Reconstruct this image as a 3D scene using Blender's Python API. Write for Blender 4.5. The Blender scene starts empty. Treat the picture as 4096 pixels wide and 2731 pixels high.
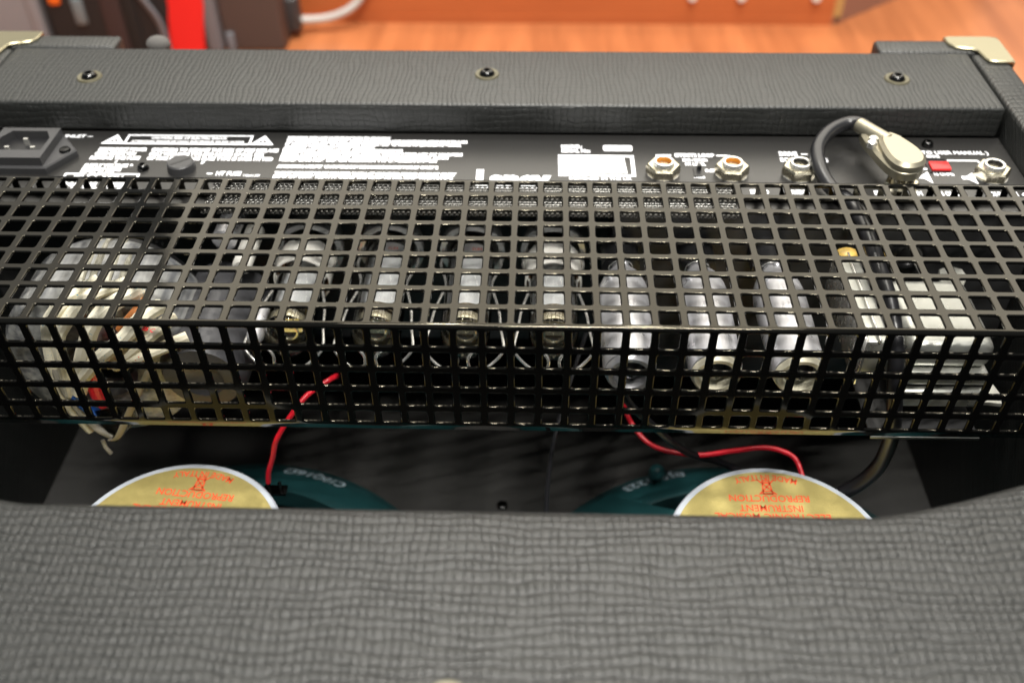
import bpy, bmesh, math, random
from mathutils import Vector, Matrix
random.seed(7)
R_ = math.radians
P = 0.011                      # one pitch of the cage perforation, in metres; shapes below are in pitches
scene = bpy.context.scene
C = scene.collection

# ------------------------------------------------------------------ camera, world, lamps, exposure
cam = bpy.data.cameras.new('camera'); camo = bpy.data.objects.new('camera', cam); C.objects.link(camo)
rt = Vector((0.99964809, 0.02582815, -0.00604984)); dn = Vector((0.01293654, -0.67375537, -0.73884122))
fw = Vector((-0.02315902, 0.73850295, -0.6738524))
m = Matrix((rt, -dn, -fw)).transposed().to_4x4(); m.translation = Vector((0, -25.042*P, 22.184*P))
camo.matrix_world = m
cam.sensor_width = 36; cam.lens = 34.35; cam.clip_start = 0.01; cam.clip_end = 60
cam.dof.use_dof = True; cam.dof.focus_distance = 0.398; cam.dof.aperture_fstop = 7.0
scene.camera = camo

w = bpy.data.worlds.new('World'); scene.world = w; w.use_nodes = True
w.node_tree.nodes['Background'].inputs[0].default_value = (0.86, 0.95, 1.0, 1)
w.node_tree.nodes['Background'].inputs[1].default_value = 0.17

def area(name, loc, target, sx, sy, power, col):
    l = bpy.data.lights.new(name, 'AREA'); l.shape = 'RECTANGLE'; l.size = sx; l.size_y = sy; l.energy = power; l.color = col
    o = bpy.data.objects.new(name, l); C.objects.link(o); o.location = loc
    o.rotation_euler = (Vector(target)-Vector(loc)).to_track_quat('-Z', 'Y').to_euler(); return o
def spot(name, loc, power, col, rad=0.03):
    l = bpy.data.lights.new(name, 'POINT'); l.energy = power; l.color = col; l.shadow_soft_size = rad
    o = bpy.data.objects.new(name, l); C.objects.link(o); o.location = loc; return o
area('ceiling_or_fill_light', (0.45, 2.3, 2.05), (0.0, 0.1, 0), 3.8, 2.3, 100, (1.0, 0.93, 0.80))
spot('ceiling_lamp', (-0.25, 1.0, 2.1), 62, (1.0, 0.95, 0.86), 0.05)
spot('ceiling_lamp', (0.30, 0.75, 2.2), 62, (1.0, 0.95, 0.86), 0.05)
spot('ceiling_lamp', (0.10, -0.32, 2.1), 60, (1.0, 0.96, 0.9), 0.13)
area('ceiling_or_fill_light', (0.1, 0.12, 2.4), (0.1, 0.12, 0), 1.3, 0.5, 46, (1.0, 0.97, 0.92))
area('ceiling_or_fill_light', (-2.35, 2.3, 2.05), (0.0, 0.1, 0), 1.9, 2.3, 13, (1.0, 0.93, 0.80))  # added dim fill that lifts the cage's left reflection, not a known fixture
area('tube_lamp', (0.24, -0.74, 1.85), (0.0, 0.0, 0), 0.66, 0.022, 46, (1.0, 0.97, 0.90))
scene.view_settings.view_transform = 'Standard'; scene.view_settings.look = 'None'
scene.view_settings.exposure = 0; scene.view_settings.gamma = 1

# ------------------------------------------------------------------ materials
def nt(name):
    m = bpy.data.materials.new(name); m.use_nodes = True
    t = m.node_tree; return m, t, t.nodes['Principled BSDF']
def pm(name, col, rough=0.5, metal=0.0, coat=0.0, spec=0.5, bump=0.0, bscale=20.0, vary=0.0):
    m, t, b = nt(name)
    b.inputs['Base Color'].default_value = (*col, 1); b.inputs['Roughness'].default_value = rough
    b.inputs['Metallic'].default_value = metal; b.inputs['Coat Weight'].default_value = coat
    b.inputs['Coat Roughness'].default_value = 0.08; b.inputs['Specular IOR Level'].default_value = spec
    if bump or vary:
        tc = t.nodes.new('ShaderNodeTexCoord'); mp = t.nodes.new('ShaderNodeMapping'); mp.inputs['Scale'].default_value = (1/P,)*3
        t.links.new(tc.outputs['Object'], mp.inputs['Vector'])
        n = t.nodes.new('ShaderNodeTexNoise'); n.inputs['Scale'].default_value = bscale; n.inputs['Detail'].default_value = 4
        t.links.new(mp.outputs[0], n.inputs['Vector'])
        if bump:
            bp = t.nodes.new('ShaderNodeBump'); bp.inputs['Strength'].default_value = bump; bp.inputs['Distance'].default_value = 0.0004
            t.links.new(n.outputs['Fac'], bp.inputs['Height']); t.links.new(bp.outputs[0], b.inputs['Normal'])
        if vary:
            n2 = t.nodes.new('ShaderNodeTexNoise'); n2.inputs['Scale'].default_value = bscale*0.23; n2.inputs['Detail'].default_value = 5
            t.links.new(mp.outputs[0], n2.inputs['Vector'])
            r = t.nodes.new('ShaderNodeMapRange'); r.inputs[1].default_value = 0.3; r.inputs[2].default_value = 0.7
            r.inputs[3].default_value = max(0.02, rough-vary); r.inputs[4].default_value = rough+vary
            t.links.new(n2.outputs['Fac'], r.inputs[0]); t.links.new(r.outputs[0], b.inputs['Roughness'])
            mx = t.nodes.new('ShaderNodeMix'); mx.data_type = 'RGBA'
            mx.inputs[6].default_value = (*[c*(1-vary*1.5) for c in col], 1); mx.inputs[7].default_value = (*[min(1, c*(1+vary*1.5)) for c in col], 1)
            t.links.new(n2.outputs['Fac'], mx.inputs[0]); t.links.new(mx.outputs[2], b.inputs['Base Color'])
    return m
class NB:
    """small node-tree writer"""
    def __init__(s, t): s.t = t
    def math(s, op, a, b=None, c=None):
        n = s.t.nodes.new('ShaderNodeMath'); n.operation = op
        for i, v in enumerate((a, b, c)):
            if v is None: continue
            if isinstance(v, (int, float)): n.inputs[i].default_value = v
            else: s.t.links.new(v, n.inputs[i])
        return n.outputs[0]
    def noise(s, vec, scale, detail=2, dim='3D'):
        n = s.t.nodes.new('ShaderNodeTexNoise'); n.noise_dimensions = dim; n.inputs['Scale'].default_value = scale; n.inputs['Detail'].default_value = detail
        s.t.links.new(vec, n.inputs['Vector']); return n.outputs['Fac']
    def comb(s, x, y, z=0.0):
        n = s.t.nodes.new('ShaderNodeCombineXYZ')
        for i, v in enumerate((x, y, z)):
            if isinstance(v, (int, float)): n.inputs[i].default_value = v
            else: s.t.links.new(v, n.inputs[i])
        return n.outputs[0]
    def white(s, vec):
        n = s.t.nodes.new('ShaderNodeTexWhiteNoise'); n.noise_dimensions = '2D'; s.t.links.new(vec, n.inputs['Vector']); return n.outputs['Value']
def tolex(name, row, colw, swap=False, col=(0.020, 0.021, 0.020), rough=0.40, dist=0.0009, spec=0.52, ck=0.5):
    """embossed vinyl: wavy rows broken into little uneven pillows"""
    m, t, b = nt(name); N = NB(t)
    b.inputs['Base Color'].default_value = (*col, 1); b.inputs['Roughness'].default_value = rough; b.inputs['Specular IOR Level'].default_value = spec
    tc = t.nodes.new('ShaderNodeTexCoord'); mp = t.nodes.new('ShaderNodeMapping'); mp.inputs['Scale'].default_value = (1/P,)*3
    t.links.new(tc.outputs['Object'], mp.inputs['Vector']); v = mp.outputs[0]
    sp = t.nodes.new('ShaderNodeSeparateXYZ'); t.links.new(v, sp.inputs[0])
    X = sp.outputs[0]; S = N.math('SUBTRACT', sp.outputs[1], sp.outputs[2])
    if swap: X, S = S, X
    flat = N.comb(X, S)
    st = N.comb(N.math('MULTIPLY', X, 0.55), S)
    n1 = N.noise(st, 0.55, 2); n2 = N.noise(st, 1.9, 2)
    off = N.math('ADD', N.math('MULTIPLY', N.math('SUBTRACT', n1, 0.5), 0.75), N.math('MULTIPLY', N.math('SUBTRACT', n2, 0.5), 0.2))
    r = N.math('DIVIDE', N.math('ADD', S, off), row)
    rowi = N.math('FLOOR', r)
    m1 = N.noise(N.comb(X, N.math('MULTIPLY', S, 0.5), 5.3), 0.9, 2)
    m2 = N.noise(N.comb(X, N.math('MULTIPLY', rowi, 3.7), 9.1), 2.0, 1)
    c = N.math('ADD', N.math('DIVIDE', X, colw), N.math('ADD', N.math('MULTIPLY', m1, 1.6), N.math('MULTIPLY', m2, 0.7)))
    coli = N.math('FLOOR', c)
    gy = N.math('POWER', N.math('ABSOLUTE', N.math('SINE', N.math('MULTIPLY', r, math.pi))), 0.32)
    gx = N.math('POWER', N.math('ABSOLUTE', N.math('SINE', N.math('MULTIPLY', c, math.pi))), 0.30)
    rnd = N.white(N.comb(coli, rowi))
    gxx = N.math('ADD', N.math('MULTIPLY', gx, ck), 1-ck)
    h = N.math('MULTIPLY', N.math('MULTIPLY', gxx, gy), N.math('ADD', N.math('MULTIPLY', rnd, 0.5), 0.6))
    fine = N.noise(flat, 12.0, 5)
    h = N.math('ADD', h, N.math('MULTIPLY', fine, 0.5))
    bp = t.nodes.new('ShaderNodeBump'); bp.inputs['Strength'].default_value = 1.0; bp.inputs['Distance'].default_value = dist
    t.links.new(h, bp.inputs['Height']); t.links.new(bp.outputs[0], b.inputs['Normal'])
    return m
def glassy(name, tint=(0.97, 0.98, 0.97), ior=1.5, rough=0.02):
    """thin clear shell: see-through with mirror-like glints"""
    m = bpy.data.materials.new(name); m.use_nodes = True; t = m.node_tree; t.nodes.clear()
    o = t.nodes.new('ShaderNodeOutputMaterial'); mx = t.nodes.new('ShaderNodeMixShader'); tr = t.nodes.new('ShaderNodeBsdfTransparent')
    gl = t.nodes.new('ShaderNodeBsdfGlossy'); fr = t.nodes.new('ShaderNodeFresnel')
    tr.inputs[0].default_value = (*tint, 1); gl.inputs['Roughness'].default_value = rough; fr.inputs['IOR'].default_value = ior
    t.links.new(fr.outputs[0], mx.inputs[0]); t.links.new(tr.outputs[0], mx.inputs[1]); t.links.new(gl.outputs[0], mx.inputs[2]); t.links.new(mx.outputs[0], o.inputs[0])
    return m
def wood(name, dark, light, scale=(9, 0.6, 9), rough=0.3, coat=0.3):
    m, t, b = nt(name); N = NB(t)
    tc = t.nodes.new('ShaderNodeTexCoord'); mp = t.nodes.new('ShaderNodeMapping'); mp.inputs['Scale'].default_value = scale
    t.links.new(tc.outputs['Object'], mp.inputs['Vector'])
    a = N.noise(mp.outputs[0], 4.0, 5); mp2 = t.nodes.new('ShaderNodeMapping'); mp2.inputs['Scale'].default_value = [x*5 for x in scale]
    t.links.new(tc.outputs['Object'], mp2.inputs['Vector']); f = N.noise(mp2.outputs[0], 5.0, 3)
    s = N.math('ADD', N.math('MULTIPLY', a, 0.75), N.math('MULTIPLY', f, 0.25))
    r = t.nodes.new('ShaderNodeValToRGB'); r.color_ramp.elements[0].position = 0.36; r.color_ramp.elements[1].position = 0.62
    r.color_ramp.elements[0].color = (*dark, 1); r.color_ramp.elements[1].color = (*light, 1)
    t.links.new(s, r.inputs[0]); t.links.new(r.outputs[0], b.inputs['Base Color'])
    b.inputs['Roughness'].default_value = rough; b.inputs['Coat Weight'].default_value = coat; b.inputs['Coat Roughness'].default_value = 0.2
    return m
def sleeve_mat(name, base, fleck):
    m, t, b = nt(name); N = NB(t)
    tc = t.nodes.new('ShaderNodeTexCoord'); mp = t.nodes.new('ShaderNodeMapping'); mp.inputs['Scale'].default_value = (1/P,)*3
    t.links.new(tc.outputs['Object'], mp.inputs['Vector'])
    a = N.noise(mp.outputs[0], 11.0, 1); k = N.math('GREATER_THAN', a, 0.73)
    mx = t.nodes.new('ShaderNodeMix'); mx.data_type = 'RGBA'; mx.inputs[6].default_value = (*base, 1); mx.inputs[7].default_value = (*fleck, 1)
    t.links.new(k, mx.inputs[0]); t.links.new(mx.outputs[2], b.inputs['Base Color']); b.inputs['Roughness'].default_value = 0.75
    sc = N.noise(mp.outputs[0], 22.0, 2); bp = t.nodes.new('ShaderNodeBump'); bp.inputs['Strength'].default_value = 0.25; bp.inputs['Distance'].default_value = 0.0003
    t.links.new(sc, bp.inputs['Height']); t.links.new(bp.outputs[0], b.inputs['Normal'])
    return m
def winding_mat():
    m, t, b = nt('taped_winding'); N = NB(t)
    tc = t.nodes.new('ShaderNodeTexCoord'); mp = t.nodes.new('ShaderNodeMapping'); mp.inputs['Scale'].default_value = (1/P, 0.08/P, 1/P)
    t.links.new(tc.outputs['Object'], mp.inputs['Vector'])
    a = N.noise(mp.outputs[0], 3.2, 3)
    r = t.nodes.new('ShaderNodeValToRGB'); e = r.color_ramp.elements
    e[0].position = 0.36; e[0].color = (0.15, 0.155, 0.165, 1); e[1].position = 0.70; e[1].color = (0.42, 0.42, 0.40, 1)
    t.links.new(a, r.inputs[0]); t.links.new(r.outputs[0], b.inputs['Base Color'])
    b.inputs['Roughness'].default_value = 0.28; b.inputs['Coat Weight'].default_value = 0.6; b.inputs['Coat Roughness'].default_value = 0.15
    bp = t.nodes.new('ShaderNodeBump'); bp.inputs['Strength'].default_value = 0.5; bp.inputs['Distance'].default_value = 0.0006
    t.links.new(a, bp.inputs['Height']); t.links.new(bp.outputs[0], b.inputs['Normal'])
    return m
MT = dict(
    tolex_low=tolex('black_vinyl_rows', 0.30, 0.235, dist=0.0006, spec=0.42, col=(0.016, 0.017, 0.0165), rough=0.36), tolex_top=tolex('black_vinyl_columns', 0.235, 0.34, swap=True, rough=0.45, dist=0.0003),
    tolex_side=tolex('black_vinyl_side', 0.34, 0.30, dist=0.0004, ck=0.85),
    interior=pm('black_paint_interior', (0.020, 0.020, 0.021), 0.6, bump=0.3, bscale=3), baffle=pm('baffle_paint', (0.046, 0.045, 0.043), 0.55, bump=0.5, bscale=6),
    cage=pm('gloss_black_enamel', (0.003, 0.003, 0.003), 0.07, coat=0.0, spec=0.36, bump=0.03, bscale=1.5, vary=0.03), mesh=pm('perforated_steel', (0.12, 0.118, 0.112), 0.3, metal=0.9),
    panel=pm('satin_black_panel', (0.016, 0.0155, 0.015), 0.34, spec=0.6, bump=0.15, bscale=30), wall=pm('chassis_black', (0.03, 0.03, 0.031), 0.45, bump=0.2, bscale=20),
    white=pm('white_print', (0.9, 0.91, 0.95), 0.6), sticker=pm('white_sticker', (0.88, 0.89, 0.9), 0.5), black=pm('black_plastic', (0.012, 0.012, 0.013), 0.35),
    inlet=pm('dark_grey_plastic', (0.040, 0.040, 0.042), 0.4, bump=0.3, bscale=25), steel=pm('bright_steel', (0.78, 0.77, 0.73), 0.24, metal=0.8, vary=0.06),
    nickel=pm('nickel_plate', (0.62, 0.57, 0.44), 0.26, metal=1, vary=0.05), brassy=pm('pale_brass_plate', (0.34, 0.31, 0.21), 0.36, metal=1), creamrim=pm('cream_rim', (0.85, 0.80, 0.62), 0.4, metal=0.2),
    amber=pm('amber_plastic', (0.55, 0.21, 0.012), 0.3), red=pm('red_plastic', (0.75, 0.02, 0.02), 0.35), redwire=pm('red_wire_sleeve', (0.85, 0.016, 0.035), 0.35),
    bluewire=pm('blue_wire_sleeve', (0.02, 0.13, 0.6), 0.4), blackwire=pm('black_rubber', (0.012, 0.012, 0.014), 0.33), cream=sleeve_mat('cream_braid', (0.86, 0.81, 0.64), (0.10, 0.42, 0.62)),
    creamred=sleeve_mat('cream_braid_red', (0.85, 0.79, 0.6), (0.70, 0.12, 0.08)), tape=glassy('clear_tape', (0.86, 0.85, 0.8), 1.45, 0.12), winding=winding_mat(),
    alu=pm('dull_aluminium', (0.66, 0.66, 0.69), 0.36, metal=0.7, vary=0.14, bscale=5), silver=pm('zinc_plate', (0.56, 0.565, 0.52), 0.34, metal=0.75, vary=0.12, bscale=5),
    plate=pm('grey_anode', (0.66, 0.66, 0.67), 0.42, metal=0.3, vary=0.1, bscale=6), getter=pm('getter_flash', (0.80, 0.74, 0.58), 0.16, metal=0.85), glass=glassy('tube_glass'),
    ceramic=pm('white_ceramic', (0.82, 0.80, 0.74), 0.45), mica=glassy('mica_spacer', (0.62, 0.55, 0.45), 1.5, 0.15), brown=pm('brown_phenolic', (0.20, 0.10, 0.045), 0.5),
    teal=pm('teal_enamel', (0.020, 0.088, 0.095), 0.35, bump=0.2, bscale=8), cone=pm('paper_cone', (0.018, 0.018, 0.018), 0.8, bump=0.4, bscale=10),
    gold=pm('gold_foil', (0.52, 0.43, 0.155), 0.42, metal=0.45, bump=0.35, bscale=14, vary=0.06), orange=pm('orange_red_print', (0.85, 0.10, 0.03), 0.5), rim=pm('grey_paint_rim', (0.48, 0.52, 0.58), 0.5, bump=0.4, bscale=12),
    paleprint=pm('pale_blue_print', (0.70, 0.85, 0.95), 0.6), clearplastic=glassy('clear_plastic', (0.5, 0.49, 0.46), 1.5, 0.15), yellow=pm('yellow_tape', (0.75, 0.50, 0.12), 0.4),
    floor=wood('orange_wood_floor', (0.36, 0.118, 0.042), (0.55, 0.195, 0.072)), boxwood=wood('red_brown_veneer', (0.46, 0.115, 0.032), (0.56, 0.155, 0.045), (0.6, 9, 9), 0.4, 0.15),
    edgewood=pm('tan_edge_strip', (0.50, 0.30, 0.10), 0.5), smoky=pm('smoky_side_panel', (0.33, 0.17, 0.12), 0.3), greycase=pm('grey_case_shell', (0.26, 0.27, 0.29), 0.45, bump=0.5, bscale=0.6),
    palegrey=pm('pale_grey_piping', (0.40, 0.45, 0.45), 0.5), bagcloth=pm('black_bag_cloth', (0.018, 0.014, 0.013), 0.8, bump=0.5, bscale=2), bagblack=pm('black_webbing', (0.009, 0.011, 0.012), 0.7),
    bagred=pm('red_webbing', (0.85, 0.015, 0.012), 0.6), bagbrown=pm('red_brown_cloth', (0.05, 0.028, 0.026), 0.8), bagrim=pm('grey_rim', (0.17, 0.18, 0.20), 0.5), brownbox=pm('brown_grey_case', (0.085, 0.062, 0.055), 0.6, bump=0.3, bscale=1),
    orangebit=pm('orange_pull', (0.9, 0.16, 0.01), 0.5), cable=pm('grey_white_cable', (0.50, 0.48, 0.45), 0.5), felt=pm('grey_felt', (0.10, 0.095, 0.09), 0.95, bump=0.9, bscale=8),
)

_b = MT['cage'].node_tree.nodes['Principled BSDF']; _b.inputs['Specular Tint'].default_value = (1.0, 0.91, 0.70, 1); _b.inputs['Coat Tint'].default_value = (1.0, 0.95, 0.84, 1)
# ------------------------------------------------------------------ mesh helpers (all coordinates in pitches)
class MB:
    def __init__(s): s.v = []; s.f = []
    def add(s, vs, fs):
        b = len(s.v); s.v += [tuple(v) for v in vs]; s.f += [tuple(b+i for i in f) for f in fs]; return s
    def box(s, x0, x1, y0, y1, z0, z1):
        vs = [(x, y, z) for z in (z0, z1) for y in (y0, y1) for x in (x0, x1)]
        return s.add(vs, [(0, 2, 3, 1), (4, 5, 7, 6), (0, 1, 5, 4), (2, 6, 7, 3), (0, 4, 6, 2), (1, 3, 7, 5)])
    def bbox(s, x0, x1, y0, y1, z0, z1, r=0.1, seg=3):
        bm = bmesh.new(); bmesh.ops.create_cube(bm, size=1)
        for v in bm.verts: v.co = Vector(((x0+x1)/2+v.co.x*(x1-x0), (y0+y1)/2+v.co.y*(y1-y0), (z0+z1)/2+v.co.z*(z1-z0)))
        bmesh.ops.bevel(bm, geom=bm.edges[:], offset=r, segments=seg, profile=0.5, affect='EDGES')
        return s.bm(bm)
    def bm(s, bm):
        bm.verts.ensure_lookup_table(); idx = {v: i for i, v in enumerate(bm.verts)}
        s.add([v.co[:] for v in bm.verts], [[idx[v] for v in f.verts] for f in bm.faces]); bm.free(); return s
    def lathe(s, org, axis, prof, n=32, cap0=False, cap1=False, ang=None):
        """prof: (along axis, radius)"""
        a = Vector(axis).normalized(); u = a.orthogonal().normalized() if abs(a.z) < .99 else Vector((1, 0, 0)); w2 = a.cross(u)
        o = Vector(org); vs = []; fs = []
        for t, r in prof:
            for i in range(n):
                th = 2*math.pi*i/n; vs.append(o+a*t+(u*math.cos(th)+w2*math.sin(th))*r)
        for j in range(len(prof)-1):
            for i in range(n):
                k = (i+1) % n; fs.append((j*n+i, j*n+k, (j+1)*n+k, (j+1)*n+i))
        if cap0: fs.append(tuple(reversed(range(n))))
        if cap1: fs.append(tuple((len(prof)-1)*n+i for i in range(n)))
        return s.add(vs, fs)
    def cyl(s, p0, p1, r, n=24, r1=None, bev=0.0):
        d = Vector(p1)-Vector(p0); L = d.length; r1 = r if r1 is None else r1
        pr = [(0, r), (L, r1)] if not bev else [(0, r-bev), (bev, r), (L-bev, r1), (L, r1-bev)]
        return s.lathe(p0, d, pr, n, True, True)
    def prism(s, pts, z0, z1, bev=0.0):
        n = len(pts); A = sum(pts[i][0]*pts[(i+1) % n][1]-pts[(i+1) % n][0]*pts[i][1] for i in range(n))
        if A < 0: pts = pts[::-1]
        cx = sum(p[0] for p in pts)/n; cy = sum(p[1] for p in pts)/n
        lv = [(z0, 0), (z1-bev, 0), (z1, bev)] if bev else [(z0, 0), (z1, 0)]
        vs = []
        for z, b in lv:
            for i, (x, y) in enumerate(pts):
                if b:
                    p0 = Vector(pts[i-1]); p1 = Vector(pts[(i+1) % n]); d = (p1-p0).normalized(); x -= d.y*b; y += d.x*b
                vs.append((x, y, z))
        fs = [tuple(reversed(range(n)))]
        for j in range(len(lv)-1):
            for i in range(n):
                k = (i+1) % n; fs.append((j*n+i, j*n+k, (j+1)*n+k, (j+1)*n+i))
        fs.append(tuple((len(lv)-1)*n+i for i in range(n)))
        return s.add(vs, fs)
    def ring(s, outer, inner, z0, z1):
        """flat plate with a hole; both outlines have the same count"""
        n = len(outer); vs = [(x, y, z) for z in (z0, z1) for x, y in outer]+[(x, y, z) for z in (z0, z1) for x, y in inner]; fs = []
        for i in range(n):
            k = (i+1) % n
            fs += [(i, k, n+k, n+i), (2*n+k, 2*n+i, 3*n+i, 3*n+k), (n+i, n+k, 3*n+k, 3*n+i), (k, i, 2*n+i, 2*n+k)]
        return s.add(vs, fs)
    def tube(s, pts, r, n=8, smooth=True, closed=False, sub=6, flat=1.0):
        P_ = [Vector(p) for p in pts]
        if smooth and len(P_) > 2:
            Q = []; N = len(P_)
            rng = range(N if closed else N-1)
            for i in rng:
                if closed: a, b, c, d = P_[i-1], P_[i], P_[(i+1) % N], P_[(i+2) % N]
                else: a, b, c, d = P_[max(i-1, 0)], P_[i], P_[i+1], P_[min(i+2, N-1)]
                for k in range(sub):
                    t = k/sub; Q.append(0.5*((2*b)+(c-a)*t+(2*a-5*b+4*c-d)*t*t+(-a+3*b-3*c+d)*t**3))
            if not closed: Q.append(P_[-1])
            P_ = Q
        vs = []; fs = []; N = len(P_); up = None
        for i, p in enumerate(P_):
            if closed: t = (P_[(i+1) % N]-P_[i-1]).normalized()
            else: t = (P_[min(i+1, N-1)]-P_[max(i-1, 0)]).normalized()
            if up is None: up = t.orthogonal().normalized()
            up = (up-t*up.dot(t)).normalized(); sd = t.cross(up)
            for j in range(n):
                th = 2*math.pi*j/n; vs.append(p+up*math.cos(th)*r+sd*math.sin(th)*r*flat)
        for i in range(N if closed else N-1):
            i2 = (i+1) % N
            for j in range(n):
                k = (j+1) % n; fs.append((i*n+j, i*n+k, i2*n+k, i2*n+j))
        if not closed: fs += [tuple(reversed(range(n))), tuple((N-1)*n+j for j in range(n))]
        return s.add(vs, fs)
    def sphere(s, c, r, n=16, sq=(1, 1, 1)):
        bm = bmesh.new(); bmesh.ops.create_uvsphere(bm, u_segments=n, v_segments=max(6, n//2), radius=r)
        for v in bm.verts: v.co = Vector((c[0]+v.co.x*sq[0], c[1]+v.co.y*sq[1], c[2]+v.co.z*sq[2]))
        return s.bm(bm)
    def text(s, txt, x, y, z, h, width=None, align='L', rot=0.0, bold=0.0, arc=None):
        """flat lettering on z; h is cap height; arc=(cx,cy,R,up) bends it round a centre"""
        cu = bpy.data.curves.new('t', 'FONT'); cu.body = txt; cu.size = 1; cu.offset = bold; cu.resolution_u = 2
        o = bpy.data.objects.new('t', cu); me = bpy.data.meshes.new_from_object(o)
        vs = [v.co.copy() for v in me.vertices]; fs = [tuple(p.vertices) for p in me.polygons]
        bpy.data.objects.remove(o); bpy.data.curves.remove(cu); bpy.data.meshes.remove(me)
        if not vs: return s
        x0 = min(v.x for v in vs); x1 = max(v.x for v in vs); ky = h/0.70; kx = (width/(x1-x0)) if width else ky
        W = (x1-x0)*kx; sh = {'L': 0, 'C': -W/2, 'R': -W}[align]
        out = []
        for v in vs:
            px = (v.x-x0)*kx+sh; py = v.y*ky
            if arc:
                cx, cy, RR, th0 = arc; th = th0+px/RR; rr = RR-py          # letter tops point to the centre, turned half round
                out.append((cx+rr*math.cos(th), cy+rr*math.sin(th), z))
            else: out.append((x+px*math.cos(rot)-py*math.sin(rot), y+px*math.sin(rot)+py*math.cos(rot), z))
        return s.add(out, fs)
ORG = {}
def obj(name, mb, mat, parent=None, org=None, smooth=True, sharp=35, merge=False, label=None):
    po = ORG.get(parent, Vector((0, 0, 0))) if parent else Vector((0, 0, 0))
    og = Vector(org) if org is not None else po.copy()
    me = bpy.data.meshes.new(name); me.from_pydata([(Vector(v)-og)*P for v in mb.v], [], mb.f)
    if merge:
        bm = bmesh.new(); bm.from_mesh(me); bmesh.ops.remove_doubles(bm, verts=bm.verts, dist=P*1e-4); bmesh.ops.recalc_face_normals(bm, faces=bm.faces); bm.to_mesh(me); bm.free()
    if smooth:
        me.polygons.foreach_set('use_smooth', [True]*len(me.polygons)); me.set_sharp_from_angle(angle=R_(sharp))
    me.materials.append(MT[mat] if isinstance(mat, str) else mat); me.update()
    o = bpy.data.objects.new(name, me); C.objects.link(o); ORG[o] = og
    if parent: o.parent = parent
    o.location = (og-po)*P
    if label: o['label'] = label
    return o
def tag(o, label, cat, group=None):
    o['label'] = label; o['category'] = cat
    if group: o['group'] = group
    return o
def thing(name, org, label, cat, group=None):
    o = bpy.data.objects.new(name, None); C.objects.link(o); o.empty_display_size = 0.02
    o.location = Vector(org)*P; ORG[o] = Vector(org); return tag(o, label, cat, group)
def copy_tree(o, shift, parent=None):
    c = o.copy(); C.objects.link(c); c.parent = parent
    d = Vector(shift)
    ORG[c] = ORG[o]+d
    if parent is None or parent is o.parent: c.location = o.location+d*P
    for ch in list(o.children):
        k = copy_tree(ch, shift, c); k.location = ch.location
    return c
def struct(o): o['kind'] = 'structure'; return o

# ------------------------------------------------------------------ setting
FZ = -24.0
floor = struct(obj('floor', MB().box(-400, 400, -300, 420, FZ-2, FZ), 'floor', org=(0, 60, FZ)))

# ------------------------------------------------------------------ the amplifier: cabinet
amp = thing('guitar_amplifier', (-2.5, -1.4, FZ), 'black vinyl covered guitar amplifier lying face down with its open back and cage showing', 'amplifier')
CX0, CX1 = -27.5, 22.5; IX0, IX1 = -25.95, 20.92; YT = 21.2; YB = -24.0; ZB = 0.5; BAF = -19.0
obj('side_board', MB().bbox(IX1, CX1, YB, YT-1.4, FZ+0.3, ZB, 0.22), 'tolex_side', amp)
obj('side_board', MB().bbox(CX0, IX0, YB, YT-1.4, FZ+0.3, ZB, 0.22), 'tolex_side', amp)
tb = MB().bbox(16.55, CX1, 19.86, YT, FZ+0.3, ZB+0.02, 0.2); tb.bbox(CX0, -20.95, 19.86, YT, FZ+0.3, ZB+0.02, 0.2); tb.box(-20.97, 16.57, 19.9, YT-0.02, FZ+0.32, -1.5)
top_board = obj('top_board', tb, 'tolex_top', amp)
obj('bottom_board', MB().bbox(IX0, IX1, YB, YB+1.5, FZ+0.3, ZB-1.5, 0.1), 'tolex_side', amp)
obj('front_board', MB().box(IX0, IX1, YB+1.5, 19.86, FZ+0.5, BAF), 'baffle', amp)
# upper back panel
up_panel = obj('upper_back_panel', MB().bbox(-25.88, 20.78, 14.42, 19.84, -0.98, ZB, 0.17, 4), 'tolex_top', amp)
up_panel.data.materials.append(MT['tolex_side'])
for p_ in up_panel.data.polygons:
    if p_.normal.y < -0.72: p_.material_index = 1
def screw(parent, x, y, z, r=0.36, washer=True):
    if washer: obj('washer', MB().lathe((x, y, z), (0, 0, 1), [(0, r*1.62), (0.07, r*1.5), (0.05, r*1.1), (-0.05, r*0.8)], 28, False, True), 'washer_mat', parent, org=(x, y, z))
    mb = MB().lathe((x, y, z), (0, 0, 1), [(-0.05, r), (0.08, r*0.98), (0.2, r*0.78), (0.24, r*0.55), (0.24, r*0.42), (0.1, r*0.34)], 24, False, True)
    mb.box(x-r*0.4, x+r*0.4, y-0.05, y+0.05, z+0.1, z+0.13)
    return obj('screw', mb, 'screwblack', parent, org=(x, y, z))
MT['redprint'] = pm('faded_red_print', (0.55, 0.16, 0.12), 0.6); MT['cup'] = pm('bright_cup', (0.72, 0.72, 0.71), 0.18, metal=0.3, coat=0.5, vary=0.1, bscale=4)
MT['tapedlead'] = pm('taped_lead', (0.42, 0.40, 0.32), 0.35, coat=0.5, vary=0.12, bscale=3); MT['strap'] = pm('pale_strap', (0.36, 0.34, 0.29), 0.5)
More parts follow.
